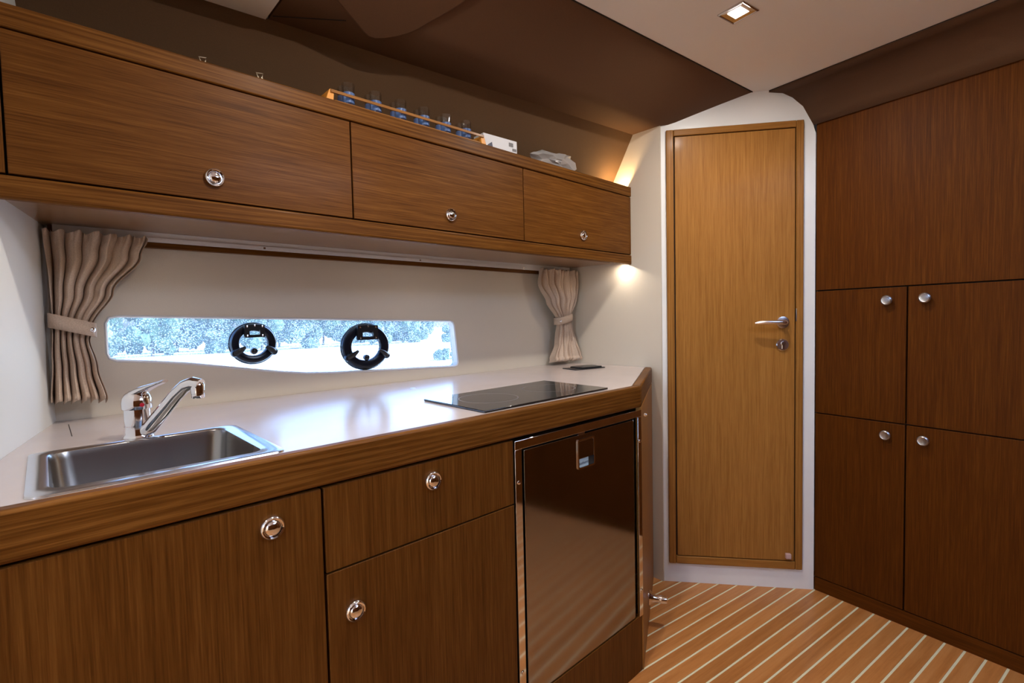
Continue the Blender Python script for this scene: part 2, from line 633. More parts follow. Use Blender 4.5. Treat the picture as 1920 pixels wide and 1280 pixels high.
tag(wa.build('wall_aft', 'cream_wall'), 'cream aft wall with an unseen opening added for daylight', kind='structure')  # the opening is added to let daylight in from behind the camera

# ------------------------------------------------------------------ ceiling and padded overhead panels
ceil = MB()
HX0, HX1, HY0, HY1 = .85, 1.65, -1.15, -.35
ceil.box(-1.66, HX0, -1.56, 1.69, 2.086, 2.12).box(HX1, 2.50, -1.56, 1.69, 2.086, 2.12).box(HX0, HX1, -1.56, HY0, 2.086, 2.12).box(HX0, HX1, HY1, 1.69, 2.086, 2.12)
ceil = tag(ceil.build('ceiling', 'ceiling_fabric'), 'pale fabric lined cabin ceiling', kind='structure')
BD = Vector((-math.cos(rad(-6.2)), -math.sin(rad(-6.2)), 0))     # aft along the padded panels
PROF = [(2.177, .828, 2.0855), (2.099, .929, 2.046), (2.034, 1.014, 2.0115), (1.99, 1.072, 1.987), (1.972, 1.097, 1.979), (1.950, 1.125, 1.977), (1.955, 1.254, 1.977)]
def sweep(name, prof, mat, s0, s1, drop=0., thick=.012, parent=None, x_plane0=None, x_plane1=None, n_up=True):
    vs = []
    m_ = len(prof)
    for k_ in (0, 1):
        for p in prof:
            p = Vector(p) + Vector((0, 0, -drop))
            if k_ == 0:
                q = p + BD * s0 if x_plane0 is None else p + BD * ((x_plane0 - p.x) / BD.x)
            else:
                q = p + BD * ((x_plane1 - p.x) / BD.x)
            vs.append(q)
    vs2 = [v + Vector((0, 0, thick)) for v in vs]
    allv = vs + vs2
    fs = []
    for i in range(m_ - 1):
        fs.append((i, i + 1, m_ + i + 1, m_ + i))
        fs.append((2 * m_ + i, 3 * m_ + i, 3 * m_ + i + 1, 2 * m_ + i + 1))
        fs.append((i, i + 1, 2 * m_ + i + 1, 2 * m_ + i))
        fs.append((m_ + i, 3 * m_ + i, 3 * m_ + i + 1, m_ + i + 1))
    fs.append((0, m_, 3 * m_, 2 * m_))
    fs.append((m_ - 1, 3 * m_ - 1, 4 * m_ - 1, 2 * m_ - 1))
    return MB().add(allv, fs).build(name, mat, parent, smooth=35)
sweep('overhead_panel', PROF, 'brown_fabric', -.006, None, 0, .012, ceil, None, .475)
sweep('overhead_panel', PROF, 'ceiling_fabric', 0, None, .003, .012, ceil, .468, -1.60)
# dark piping between ceiling cloth and padded panel
p0 = Vector(PROF[0]) + Vector((0, 0, -.001))
MB().tube([p0 + BD * .002, p0 + BD * 3.7], .0022, 8).build('piping', 'dark_gap', ceil)
# thicker shaped pad
sn = Vector((-.039, -.365, -.93)).normalized()
pad = [(.30, 1.10), (.589, 1.239), (.676, 1.282), (.692, 1.288), (.712, 1.286), (.735, 1.273), (.762, 1.253), (.786, 1.23), (.803, 1.208), (.817, 1.182), (.845, 1.135), (.867, 1.093), (.905, .985), (.35, 1.045)]
pv = []
for (x, y) in pad:
    z = (-2.3278 + .039 * x + .365 * y) / -.93
    pv.append(Vector((x, y, z)))
kk = len(pv)
MB().add([p + sn * .016 for p in pv] + [p - sn * .004 for p in pv], [list(range(kk)), list(range(kk, 2 * kk))] + [(i, (i + 1) % kk, kk + (i + 1) % kk, kk + i) for i in range(kk)]).build('overhead_pad', 'brown_fabric', ceil, bevel=.005, seg=3)
MB().tube([(.478, 1.392, 1.9762), (.545, 1.345, 1.9762), (.63, 1.285, 1.9762)], .0014, 6).build('seam', 'dark_gap', ceil)
# cove over the tall cabinet
cv = [((2.217, .776), 2.0855), ((2.251, .733), 2.077), ((2.276, .70), 2.054), ((2.300, .668), 2.014), ((2.315, .649), 1.966), ((2.326, .6365), 1.935)]
cvp = []
for k_ in (0, 1):
    for (xy, z) in cv:
        p = Vector((xy[0], xy[1], z))
        if k_ == 0:
            p = p + AW * .006
        else:
            p = p - AW * 2.3
        cvp.append(p)
q = len(cv)
off = FW * .012 + Vector((0, 0, .004))
cvf = []
for i in range(q - 1):
    cvf += [(i, i + 1, q + i + 1, q + i)]
MB().add(cvp, cvf).build('cove_panel', 'brown_fabric', ceil, smooth=50).modifiers.new('thick', 'SOLIDIFY').thickness = .008
c0 = Vector((2.217, .776, 2.0845))
MB().tube([c0 + AW * .002, c0 - AW * 2.2], .0018, 8).build('piping', 'dark_gap', ceil)

# hull side above the overhead cabinet
hp = [(1.955, 1.2535, 1.977), (1.955, 1.362, 1.789), (1.955, 1.405, 1.712)]
hv = []
for k_ in (0, 1):
    for p in hp:
        p = Vector(p)
        hv.append(p + BD * (-.002 if k_ == 0 else 3.55))
hb = [v + Vector((0, .012, .006)) for v in hv]
MBh = MB().add(hv + hb, [(0, 1, 4, 3), (1, 2, 5, 4), (6, 9, 10, 7), (7, 10, 11, 8), (0, 3, 9, 6), (2, 8, 11, 5), (0, 6, 7, 1), (1, 7, 8, 2), (3, 4, 10, 9), (4, 5, 11, 10)])
tag(MBh.build('wall_hull', 'hull_fabric', smooth=20), 'tan fabric hull side leaning in above the cabinet shelf', kind='structure')

# ------------------------------------------------------------------ door
door = thing('door_1', 'narrow honey oak cabin door with chrome lever handle', None, DA, DANG, kind='structure')
s0, s1, z0, z1 = .040, .581, .088, 1.953
fwid = .030
MB().box(s0, s0 + fwid, -.014, 0, z0, z1).build('frame_stile', 'oak_frame', door, bevel=.003)
MB().box(s1 - fwid + .002, s1, -.014, 0, z0, z1).build('frame_stile', 'oak_frame', door, bevel=.003)
MB().box(s0 + fwid + .0006, s1 - fwid + .0014, -.014, 0, z0, z0 + .034).build('frame_rail', 'oak_frame_x', door, bevel=.003)
MB().box(s0 + fwid + .0006, s1 - fwid + .0014, -.014, 0, z1 - .027, z1).build('frame_rail', 'oak_frame_x', door, bevel=.003)
MB().box(s0 + fwid, s1 - fwid + .002, -.003, -.0002, z0 + .03, z1 - .02).build('rebate', 'dark_gap', door)
leaf = MB().box(s0 + fwid + .005, s1 - fwid - .003, -.013, -.003, z0 + .038, z1 - .031).build('door_leaf', 'oak_door', door, bevel=.0015)
hs_, hz_ = .500, 1.1335
hd = MB().lathe([(.0, .0), (.026, .0), (.0265, .004), (.024, .008), (.014, .010), (.0, .0105)], 32, '-y', (hs_, -.013, hz_), close=False).build('handle_rose', 'satin_chrome', door, smooth=40)
MB().tube([(hs_, -.020, hz_), (hs_, -.050, hz_), (hs_ - .006, -.060, hz_), (hs_ - .022, -.064, hz_ + .001), (hs_ - .06, -.063, hz_ + .002), (hs_ - .10, -.059, hz_ + .001), (hs_ - .118, -.053, hz_ - .001)], [.009, .009, .0095, .0095, .0088, .0085, .0055], 14).build('lever', 'satin_chrome', hd, smooth=50)
lk = MB().lathe([(.0, .0), (.0245, .0), (.0255, .004), (.022, .008), (.0, .0085)], 32, '-y', (hs_, -.013, 1.040), close=False).build('lock_rose', 'satin_chrome', door, smooth=40)
MB().lathe([(.0, 0), (.009, 0), (.0085, .004), (0, .0045)], 20, '-y', (hs_ + .001, -.0212, 1.046), close=False).box(hs_ - .0035, hs_ + .0055, -.0245, -.0212, 1.024, 1.040).build('lock_cylinder', 'satin_steel', lk, smooth=40)
MB().box(.5525, .5555, -.0155, -.006, 1.137, 1.190).build('strike_plate', 'pewter', door, bevel=.001)
sb = MB().box(.511, .5325, -.030, -.013, .138, .160).build('door_bumper', 'pink_rubber', door, bevel=.003)

# ------------------------------------------------------------------ tall cabinet on the right
TB = Vector((2.325, .636, 0))
tall = thing('tall_cabinet', 'dark reddish wood tall cabinet wall with four doors and satin knobs', 'cabinet', TB, rad(-99.128))
MB().box(.0, 2.16, .022, .16, 0, 1.945).build('body', 'dark_gap', tall)
MB().box(.001, 2.16, .003, .021, 1.262, 1.942).build('upper_panel', 'walnut_z', tall, bevel=.0012)
MB().box(.001, 2.16, .004, .021, 0, .0565).build('plinth', 'walnut_x', tall, bevel=.001)
def pew_knob(par, x, z, y):
    MB().lathe([(0, 0), (.0085, 0), (.008, .008), (.010, .013), (.0175, .016), (.0185, .0195), (.017, .0225), (.014, .0245), (.0125, .0238), (0, .0245)], 28, '-y', (x, y, z), close=False).build('knob', 'pewter', par, smooth=40)
for (xa, xb, za, zb, kx, kz) in ((.001, .3085, .060, .7525, .253, .7075), (.3135, .955, .060, .7525, .367, .708), (.001, .3085, .7565, 1.2575, .253, 1.2105), (.3135, .955, .7565, 1.2575, .366, 1.2140),
                                 (.9595, 1.555, .060, .7525, 1.50, .708), (.9595, 1.555, .7565, 1.2575, 1.50, 1.2140), (1.5595, 2.158, .060, .7525, 1.615, .708), (1.5595, 2.158, .7565, 1.2575, 1.615, 1.2140)):
    d = MB().box(xa, xb, .003, .021, za, zb).build('cabinet_door', 'walnut_z', tall, bevel=.0015)
    pew_knob(d, kx, kz, .003)

# ------------------------------------------------------------------ overhead cabinet
oc = thing('overhead_cabinet', 'long oak overhead cabinet with flap doors and chrome push knobs above the window', 'cabinet', (0, YU, 1.405))
def yz(y, z):
    return (y - YU, z - 1.405)
MB().prism([yz(1.291, 1.428), yz(1.645, 1.428), yz(1.645, 1.45), yz(1.415, 1.70), yz(1.40, 1.715), yz(1.291, 1.715)], -.052, 1.944, 'yz').build('body', 'dark_gap', oc)
MB().box(-.05, 1.946, .0195, .376, .015, .022).build('underside_panel', 'oak_lit_underside', oc)
MB().box(-.062, 1.952, -.002, .0185, 0, .0425).build('bottom_rail', 'oak_fascia', oc, bevel=.005, seg=3)
MB().box(-.062, 1.952, -.003, .0185, .3030, .345).build('top_rail', 'oak_fascia', oc, bevel=.003, seg=3)
MB().box(-.05, 1.84, .0190, .112, .330, .3445).build('shelf_board', 'oak_x', oc)
MB().box(-.062, -.0335, 0, .018, .0455, .3000).build('end_stile', 'oak_z', oc, bevel=.001)
MB().box(1.9405, 1.952, 0, .018, .0455, .3000).build('end_stile', 'oak_z', oc, bevel=.003)
def push_knob(par, x, z, y, seed=0):
    k_ = MB().lathe([(0, 0), (.0195, 0), (.0205, .003), (.0195, .0065), (.017, .0085), (.0150, .0075), (.0145, .004), (0, .004)], 32, '-y', (x, y, z), close=False).build('knob', 'chrome', par, smooth=50)
    MB().lathe([(0, .0115), (.006, .011), (.010, .0095), (.0132, .0065), (.0138, .003), (.0138, .0035)][::-1], 28, '-y', (x, y, z), close=False).build('push_button', 'chrome', k_, smooth=60)
for (xa, xb, kx, kz) in ((-.0300, .6215, .297, .095), (.6255, 1.2690, .947, .095), (1.2730, 1.9375, 1.605, .097)):
    d = MB().box(xa, xb, 0, .018, .0455, .3000).build('flap_door', 'oak_x', oc, bevel=.0012)
    push_knob(d, kx, kz, 0)

# lamps hidden behind the rails; those over hob and sink are added fill
def strip_lamp(name, label, loc, up, power, col):
    t = thing(name, label, 'lamp', loc)
    s_ = 1 if up else -1
    MB().box(-.022, .022, -.005, .005, 0 if up else -.006, .006 if up else 0).build('housing', 'white_plastic', t, bevel=.001)
    MB().box(-.018, .018, -.0035, .0035, *sorted((s_ * .006, s_ * .0072))).build('lens', 'led_warm', t)
    d = bpy.data.lights.new('led', 'AREA')
    d.shape = 'RECTANGLE'
    d.size, d.size_y = .036, .007
    d.energy = power
    d.color = col
    o = bpy.data.objects.new('led', d)
    COL.objects.link(o)
    o.parent = t
    o.location = (0, 0, s_ * .0085)
    if up:
        o.rotation_euler = (PI, 0, 0)
    return t
strip_lamp('under_cabinet_light', 'small light behind the bottom rail of the overhead cabinet against the end wall', (1.905, 1.3000, 1.4200), False, LED['under'] * .8, (1, .86, .70))
strip_lamp('under_cabinet_light', 'small fill light added behind the bottom rail of the overhead cabinet above the hob', (1.02, 1.3000, 1.4200), False, LED['under'] * .75, (1, .88, .74))  # added to brighten the window wall and worktop
strip_lamp('under_cabinet_light', 'small fill light added behind the bottom rail of the overhead cabinet above the sink', (.20, 1.3000, 1.4200), False, LED['under'] * .75, (1, .88, .74))  # added fill for the window wall at the sink end
strip_lamp('shelf_light', 'small warm light behind the top rail of the overhead cabinet', (1.905, 1.3010, 1.7205), True, LED['top'], (1, .66, .30))

# ------------------------------------------------------------------ worktop
wt = thing('worktop', 'pale pinkish laminate worktop with rounded oak edge', 'worktop', (0, YG, 0))
CH = Vector((.884, .467, 0)).normalized()
A0 = Vector((1.40, YG, 0))
def wy(pts):
    return [(p[0], p[1] - YG) for p in pts]
hx0, hx1, hy0, hy1 = -.012, .290, .928, 1.228
slab = MB()
slab.prism(wy([(-.126, .9085), (hx0, .9085), (hx0, 1.646), (.0145, 1.646)][:2] + [(hx0, 1.646), (.0145, 1.646)]), .915, ZC) if False else None
slab.prism(wy([(-.1275, .9085), (1.3885, .9085), (1.4255, hy0), (-.1238, hy0)]), .915, ZC)
slab.prism(wy([(-.1238, hy0), (hx0, hy0), (hx0, hy1), (-.065, hy1)]), .915, ZC)
slab.prism(wy([(hx1, hy0), (1.4255, hy0), (1.9460, 1.2030), (1.9475, hy1), (hx1, hy1)]), .915, ZC)
slab.prism(wy([(-.065, hy1), (1.9475, hy1), (1.954, 1.646), (.0150, 1.646)]), .915, ZC)
slab.build('slab', 'laminate', wt)
def tp(p):
    return (p[0], p[1] - YG)
MB().prism([tp((-.1335, .88)), tp((1.40, .88)), tp((1.3885, .9083)), tp((-.128, .9083))], .8775, ZC + .0015).build('front_edge', 'oak_fascia', wt, bevel=.006, seg=3)
ce = A0 + CH * .612
ci = Vector((1.3885, .9083, 0)) + CH * .628
chm = thing_ = MB().prism([tp((1.4003, .8803)), tp((1.9440, A0.y + (1.9440 - 1.40) * .467 / .884)), tp((1.9455, .9083 + (1.9455 - 1.3885) * .467 / .884)), tp((1.3888, .9085))], .8775, ZC + .0015)
chm.build('corner_edge', 'oak_fascia', wt, bevel=.006, seg=3)
MB().box(.0360, .0375, 1.392 - YG, 1.572 - YG, ZC - .0005, ZC + .0003).build('cover_seam', 'dark_gap', wt)
MB().lathe([(0, 0), (.010, 0), (.0095, .0012), (0, .0015)], 20, 'z', (.901, 1.446 - YG, ZC), close=False).build('finger_catch', 'pewter', wt)

# ------------------------------------------------------------------ base units
def base_unit(name, label, xa, xb, fronts, cat='cabinet'):
    t = thing(name, label, cat, (xa, YG, 0))
    w = xb - xa
    if name == 'sink_cabinet':      # its side follows the slanting panel
        MB().prism([(.006, .0225), (w - .002, .0225), (w - .002, .70), (.128, .70)], .03, .70).build('body', 'dark_gap', t)
    else:
        MB().box(.002, w - .002, .0225, .70, .03, .874).build('body', 'dark_gap', t)
    MB().box(0.001, w - .001, .03, .05, 0, .05).build('plinth', 'oak_x', t)
    for (kind, za, zb, kx, kz) in fronts:
        d = MB().box(.0015, w - .0015, .002, .021, za, zb).build(kind, 'oak_z', t, bevel=.0012)
        push_knob(d, kx - xa, kz, .002)
    return t
base_unit('sink_cabinet', 'oak base cabinet with a single door under the sink', -.118, .3535, [('cabinet_door', .052, .8730, .267, .829)])
base_unit('drawer_cabinet', 'oak base cabinet with one drawer over a door beside the refrigerator', .3555, .8295, [('drawer', .7160, .8730, .591, .8310), ('cabinet_door', .052, .7125, .408, .626)])

# ------------------------------------------------------------------ refrigerator
rf = thing('refrigerator', 'small brushed steel built-in refrigerator under the hob', 'refrigerator', (.832, YG, 0))
MB().box(.004, .564, .04, .62, .193, .862).build('body', 'black_plastic', rf)
MB().box(.0, .566, -.001, .003, .8480, .8700).build('flange_top', 'chrome', rf, bevel=.0008)
MB().box(.0, .0225, -.001, .003, .1900, .8475).build('flange_side', 'chrome', rf, bevel=.0008)
MB().box(.5460, .566, -.001, .003, .1900, .8475).build('flange_side', 'chrome', rf, bevel=.0008)
rd = MB().box(.0365, .531, .005, .036, .1910, .8410).build('fridge_door', 'fridge_steel', rf, bevel=.0025, seg=3)
lx0, lx1, lz0, lz1 = .2455, .3225, .743, .828
lf = MB()
fo = rrect(lx0, lx1, lz0, lz1, .006)
fi = rrect(lx0 + .005, lx1 - .005, lz0 + .005, lz1 - .005, .004)
nn_ = len(fo)
vs = [(p[0], .0048, p[1]) for p in fo] + [(p[0], .0015, p[1]) for p in fo] + [(p[0], .0015, p[1]) for p in fi] + [(p[0], .0048, p[1]) for p in fi]
lf.add(vs, [(j * nn_ + i, j * nn_ + (i + 1) % nn_, (j + 1) * nn_ + (i + 1) % nn_, (j + 1) * nn_ + i) for j in range(3) for i in range(nn_)])
lf = lf.build('latch_frame', 'chrome', rd, smooth=30)
MB().box(lx0 + .0055, lx1 - .0055, .0025, .0047, .7725, lz1 - .0055).build('latch_flap', 'fridge_steel', rd, bevel=.0008)
MB().box(lx0 + .0055, lx1 - .028, .0040, .0048, lz0 + .0055, .7715).build('latch_label', 'label_blue', rd)
MB().box(lx1 - .0278, lx1 - .0055, .0042, .0048, lz0 + .0055, .7715).build('latch_recess', 'dark_gap', rd)
tcv = bpy.data.curves.new('latch_print', 'FONT')
tcv.body = 'isotherm'
tcv.size = .0125
tcv.align_x = 'CENTER'
tcv.extrude = .0001
tco = bpy.data.objects.new('latch_print_curve', tcv)
COL.objects.link(tco)
bpy.context.view_layer.update()
tme = bpy.data.meshes.new_from_object(tco)
bpy.data.objects.remove(tco, do_unlink=True)
tme.materials.clear()
tme.materials.append(MATS['navy_print'])
tob = bpy.data.objects.new('latch_print', tme)
COL.objects.link(tob)
tob.parent = rd
tob.location = ((lx0 + lx1 - .0225) / 2, .0036, .755)
tob.rotation_euler = (PI / 2, 0, 0)
for (x, z) in ((.0105, .766), (.0105, .28), (.5555, .769), (.5555, .277)):
    MB().lathe([(0, 0), (.0052, 0), (.0046, .0022), (.002, .0032), (0, .0034)], 16, '-y', (x, -.001, z), close=False).build('screw', 'chrome', rf, smooth=40)
MB().box(.0, .001, .006, .03, .19, .85).build('side_seal', 'dark_gap', rf)
MB().box(.2460, .275, .000, .004, .8405, .8480).build('catch_tab', 'satin_steel', rf)
fp = tag(MB().box(0, .5655, 0, .018, 0, .1865).build('plinth_panel', 'oak_z', bevel=.001), 'plain oak panel closing the space below the refrigerator', 'panel')
fp.location = (.832, YG + .004, 0)

# ------------------------------------------------------------------ angled end panel with its stop
ep = thing('end_panel', 'narrow angled oak end panel closing the galley beside the refrigerator', 'panel', (1.4012, YG + .0012, 0), math.atan2(.467, .884))
MB().box(.0005, .606, 0, .018, 0, .8765).build('board', 'oak_frame', ep, bevel=.001)  # lighter frame oak puts the light falling on this panel into its colour
MB().lathe([(0, 0), (.006, 0), (.0058, .005), (.004, .009), (0, .010)], 18, '-y', (.125, 0, .829), close=False).build('button_stud', 'chrome', ep, smooth=40)
ds = tag(MB().lathe([(0, 0), (.027, 0), (.027, .004), (.020, .012), (.0145, .022), (.0130, .042), (.0142, .0425), (.0130, .065), (.0120, .067), (0, .067)], 26, '-y', (0, 0, 0), close=False).build('door_stop', 'chrome', smooth=35),
         'chrome door stop on the angled end panel near the floor', 'door stop')
P_ = Vector((1.4012, YG + .0012, 0)) + CH * .25
ds.location = (P_.x + .0002, P_.y - .0004, .108)
ds.rotation_euler = (0, 0, math.atan2(.467, .884))

# ------------------------------------------------------------------ sink
sk = thing('sink', 'stainless steel rectangular sink set into the worktop', 'sink', (.137, 1.077, ZC))
ox0, ox1, oy0, oy1 = -.165, .170, -.166, .166
loops = [
    (rrect(ox0, ox1, oy0, oy1, .018), .0002),
    (rrect(ox0 + .001, ox1 - .001, oy0 + .001, oy1 - .001, .018), .0028),
    (rrect(ox0 + .006, ox1 - .006, oy0 + .006, oy1 - .006, .020), .0035),
    (rrect(-.142, .145, -.140, .148, .030), .0032),
    (rrect(-.139, .142, -.137, .145, .030), .0005),
    (rrect(-.136, .139, -.134, .142, .032), -.012),
    (rrect(-.128, .131, -.126, .134, .034), -.120),
    (rrect(-.118, .121, -.116, .124, .034), -.138),
    (rrect(-.095, .098, -.093, .101, .030), -.143),
]
def loft(lps, cap=True):
    mb = MB()
    n_ = len(lps[0][0])
    vs_ = [(p[0], p[1], z) for l, z in lps for p in l]
    fs_ = [(j * n_ + i, j * n_ + (i + 1) % n_, (j + 1) * n_ + (i + 1) % n_, (j + 1) * n_ + i) for j in range(len(lps) - 1) for i in range(n_)]
    if cap:
        fs_.append([(len(lps) - 1) * n_ + i for i in range(n_)])
    return mb.add(vs_, fs_)
loft(loops[:5], False).build('rim', 'rim_steel', sk, smooth=50)
loft(loops[4:]).build('basin', 'sink_steel', sk, smooth=60)
dr = MB().lathe([(.0, .0), (.033, .0), (.034, .002), (.030, .0035), (.024, .001), (0, .001)], 28, 'z', (.045, .0, -.143), close=False).build('drain', 'chrome', sk, smooth=40)

# ------------------------------------------------------------------ faucet
fx, fy = .135, 1.2600
fc = thing('faucet', 'chrome single-lever mixer tap behind the sink', 'faucet', (fx, fy, ZC))
MB().lathe([(0, 0), (.026, 0), (.0262, .004), (.0245, .006), (.0235, .010), (.0232, .026), (.0225, .0265), (.0225, .0275), (.0232, .028), (.0228, .060), (.0224, .0605)], 32, 'z', close=True).build('body', 'chrome', fc, smooth=35)
dirv = Vector((.62, -.78, 0)).normalized()
cap = MB()
lp = []
for (dx, dz, rx, rz_) in ((-.027, .060, .004, .006),):
    pass
# lever cap: a dome that draws out into a flat lever
capo = MB().lathe([(.0255, .0605), (.0262, .064), (.0262, .074), (.0245, .083), (.020, .091), (.012, .097), (0, .099)], 32, 'z', close=False).build('lever_cap', 'chrome', fc, smooth=60)
lev = MB()
lps = []
for t_, w_, th_, zz in ((-.006, .019, .010, .088), (.012, .0175, .010, .096), (.030, .0135, .0065, .1035), (.048, .011, .0042, .110), (.062, .0105, .0036, .1145), (.068, .008, .003, .1165)):
    c_ = dirv * t_ + Vector((0, 0, zz))
    sd = Vector((-dirv.y, dirv.x, 0))
    ring = []
    for i in range(14):
        a = 2 * PI * i / 14
        ring.append(c_ + sd * w_ * math.cos(a) + Vector((0, 0, 1)) * th_ * math.sin(a))
    lps.append(ring)
vs = [p for r_ in lps for p in r_]
fs = [(j * 14 + i, j * 14 + (i + 1) % 14, (j + 1) * 14 + (i + 1) % 14, (j + 1) * 14 + i) for j in range(len(lps) - 1) for i in range(14)] + [list(range(14)), [len(vs) - 14 + i for i in range(14)]]
lev.add(vs, fs).build('lever', 'chrome', fc, smooth=60)
# spout: flat-oval arm rising over the basin, then the outlet
pts = [(.012, .014), (.030, .024), (.060, .056), (.090, .088), (.112, .106), (.130, .111), (.146, .108)]
rr = [.015, .0145, .0140, .0132, .0128, .0132, .0120]
MB().tube([dirv * a + Vector((0, 0, b)) for a, b in pts], rr, 18).build('spout', 'chrome', fc, smooth=60)
e_ = dirv * .139
MB().lathe([(0, .082), (.0105, .082), (.0118, .084), (.0118, .090), (.0112, .0905), (.0122, .0915), (.0124, .108), (.010, .113), (0, .115)], 26, 'z', (e_.x, e_.y, 0), close=False).build('aerator', 'chrome', fc, smooth=40)
dd_ = Vector((.20, -.98, 0)).normalized()
dot = MB().lathe([(0, 0), (.0042, 0), (.004, .0012), (0, .0016)], 18, '-y', close=False).build('hot_mark', 'red_dot', fc, label='red hot-water dot')
dot.location = (dd_.x * .0260, dd_.y * .0260, .070)
dot.rotation_euler = (0, 0, math.atan2(dd_.x, -dd_.y))

# ------------------------------------------------------------------ hob and socket cover
hob = thing('hob', 'black glass two-ring hob set flush in the worktop', 'hob', (1.03, 1.06, ZC))
MB().prism([(-.262, -.146), (.247, -.139), (.261, .146), (-.254, .130)], .0003, .0062).build('glass_plate', 'hob_glass', hob, bevel=.0015)
for cx_ in (-.125, .125):
    MB().lathe([(.082, .00622), (.0832, .0064), (.0845, .00622)], 48, 'z', (cx_, 0, 0), close=False).build('cooking_ring', 'grey_print', hob)
so = thing('socket_cover', 'black flip-up socket cover lying on the worktop by the end wall', 'socket', (1.755, 1.395, ZC), rad(-12))
MB().prism(rrect(-.085, .085, -.05, .05, .008), .0002, .004).build('base_plate', 'black_plastic', so, bevel=.001)
MB().prism(rrect(-.045, .075, -.042, .042, .012), .0042, .0095).build('lid', 'black_plastic', so, bevel=.002)
MB().tube([(-.05, -.03, .006), (-.05, .03, .006)], .003, 10).build('hinge', 'black_plastic', so)

# ------------------------------------------------------------------ portholes in the window
def porthole(label, x, z, rx, rz_, tilt, tail):
    t = thing('porthole', label, 'porthole', (x, YB + .026, z), group='black opening portholes')
    t.rotation_euler = (0, tilt, 0)
    R_ = 1.0
    seg = 48
    prof_ = [(.60, .0), (.60, .010), (.63, .014), (.80, .018), (.93, .016), (.985, .010), (1.0, .004), (1.0, 0)]
    vs_, fs_ = [], []
    for r_, h in prof_:
        for i in range(seg):
            a = 2 * PI * i / seg
            vs_.append((rx * r_ * math.cos(a), -h, rz_ * r_ * math.sin(a)))
    m_ = len(prof_)
    for j in range(m_ - 1):
        for i in range(seg):
            fs_.append((j * seg + i, j * seg + (i + 1) % seg, (j + 1) * seg + (i + 1) % seg, (j + 1) * seg + i))
    for i in range(seg):
        fs_.append(((m_ - 1) * seg + i, (m_ - 1) * seg + (i + 1) % seg, (i + 1) % seg, i))
    MB().add(vs_, fs_).build('ring_frame', 'port_black', t, smooth=40)
    # outer rubber rim
    MB().tube([(rx * .985 * math.cos(2 * PI * i / 40), -.004, rz_ * .985 * math.sin(2 * PI * i / 40)) for i in range(41)], .0035, 8).build('rubber_rim', 'black_plastic', t, smooth=60)
    # hinge bridge at the top, with an open slot
    w_, hz0, hz1 = rx * .42, rz_ * .30, rz_ * .92
    hg = MB()
    hg.box(-w_, w_, -.028, -.016, rz_ * .66, hz1).box(-w_, -w_ * .52, -.028, -.016, hz0, rz_ * .66).box(w_ * .52, w_, -.028, -.016, hz0, rz_ * .66).box(-w_ * .52, w_ * .52, -.028, -.016, hz0, hz0 + rz_ * .14)
    hg = hg.build('hinge', 'black_plastic', t)
    for sx, zz in ((-1, hz0 + rz_ * .09), (1, hz0 + rz_ * .09), (-1, hz1 - rz_ * .08), (0, hz1 - rz_ * .04), (1, hz1 - rz_ * .08)):
        MB().lathe([(0, 0), (.0034, 0), (.003, .002), (0, .0026)], 12, '-y', (sx * w_ * .76, -.028, zz), close=False).build('screw', 'chrome', hg)
    for sgn in (-1, 1):
        a0 = (sgn * rx * .80, -.020, -rz_ * .42)
        a1 = (sgn * rx * .44, -.030, -rz_ * .16)
        lt = MB().tube([a0, (sgn * rx * .62, -.032, -rz_ * .30), a1], [.010, .0085, .0045], 12).build('latch', 'black_plastic', t, smooth=60)
        MB().lathe([(0, 0), (.0115, 0), (.012, .006), (.009, .012), (0, .013)], 18, '-y', (sgn * rx * .82, -.014, -rz_ * .44), close=False).build('latch_boss', 'port_black', lt, smooth=40)
    MB().lathe([(0, 0), (.0095, 0), (.0105, .006), (.0095, .014), (.005, .017), (0, .0175)], 20, '-y', (0, -.001, -rz_ * tail), close=False).build('centre_stud', 'port_black', t, smooth=40)
    MB().add([(rx * .605 * math.cos(2 * PI * i / 32), -.004, rz_ * .605 * math.sin(2 * PI * i / 32)) for i in range(32)], [list(range(32))]).build('port_pane', 'clear_glass', t)
    return t
porthole('smaller black round porthole in the window, the one closer to the tap', .4745, 1.1135, .0675, .0625, 0, .38)
porthole('larger black round porthole in the window, the one closer to the hob', .8480, 1.0840, .0930, .0825, 0, .48)

# ------------------------------------------------------------------ curtain rail, batten and curtains
tag(MB().box(.022, 1.945, YB - .020, YB - .0005, 1.382, 1.4195).build('trim_1', 'oak_x'), 'narrow oak batten along the top of the window wall', kind='structure')
rl = thing('curtain_rail', 'slim white curtain rail under the overhead cabinet', 'curtain rail', (0, 1.612, 1.395))
MB().prism([(-.006, .0), (-.006, .0105), (-.003, .0105), (-.003, .0245), (.003, .0245), (.003, .0105), (.006, .0105), (.006, .0), (.003, 0), (.003, .006), (-.003, .006), (-.003, 0)], .03, 1.925, 'yz').build('track', 'white_plastic', rl)
for xx in (.5, 1.05, 1.6):
    MB().box(xx - .003, xx + .003, -.0065, -.006, .002, .008).build('joint_clip', 'satin_steel', rl)

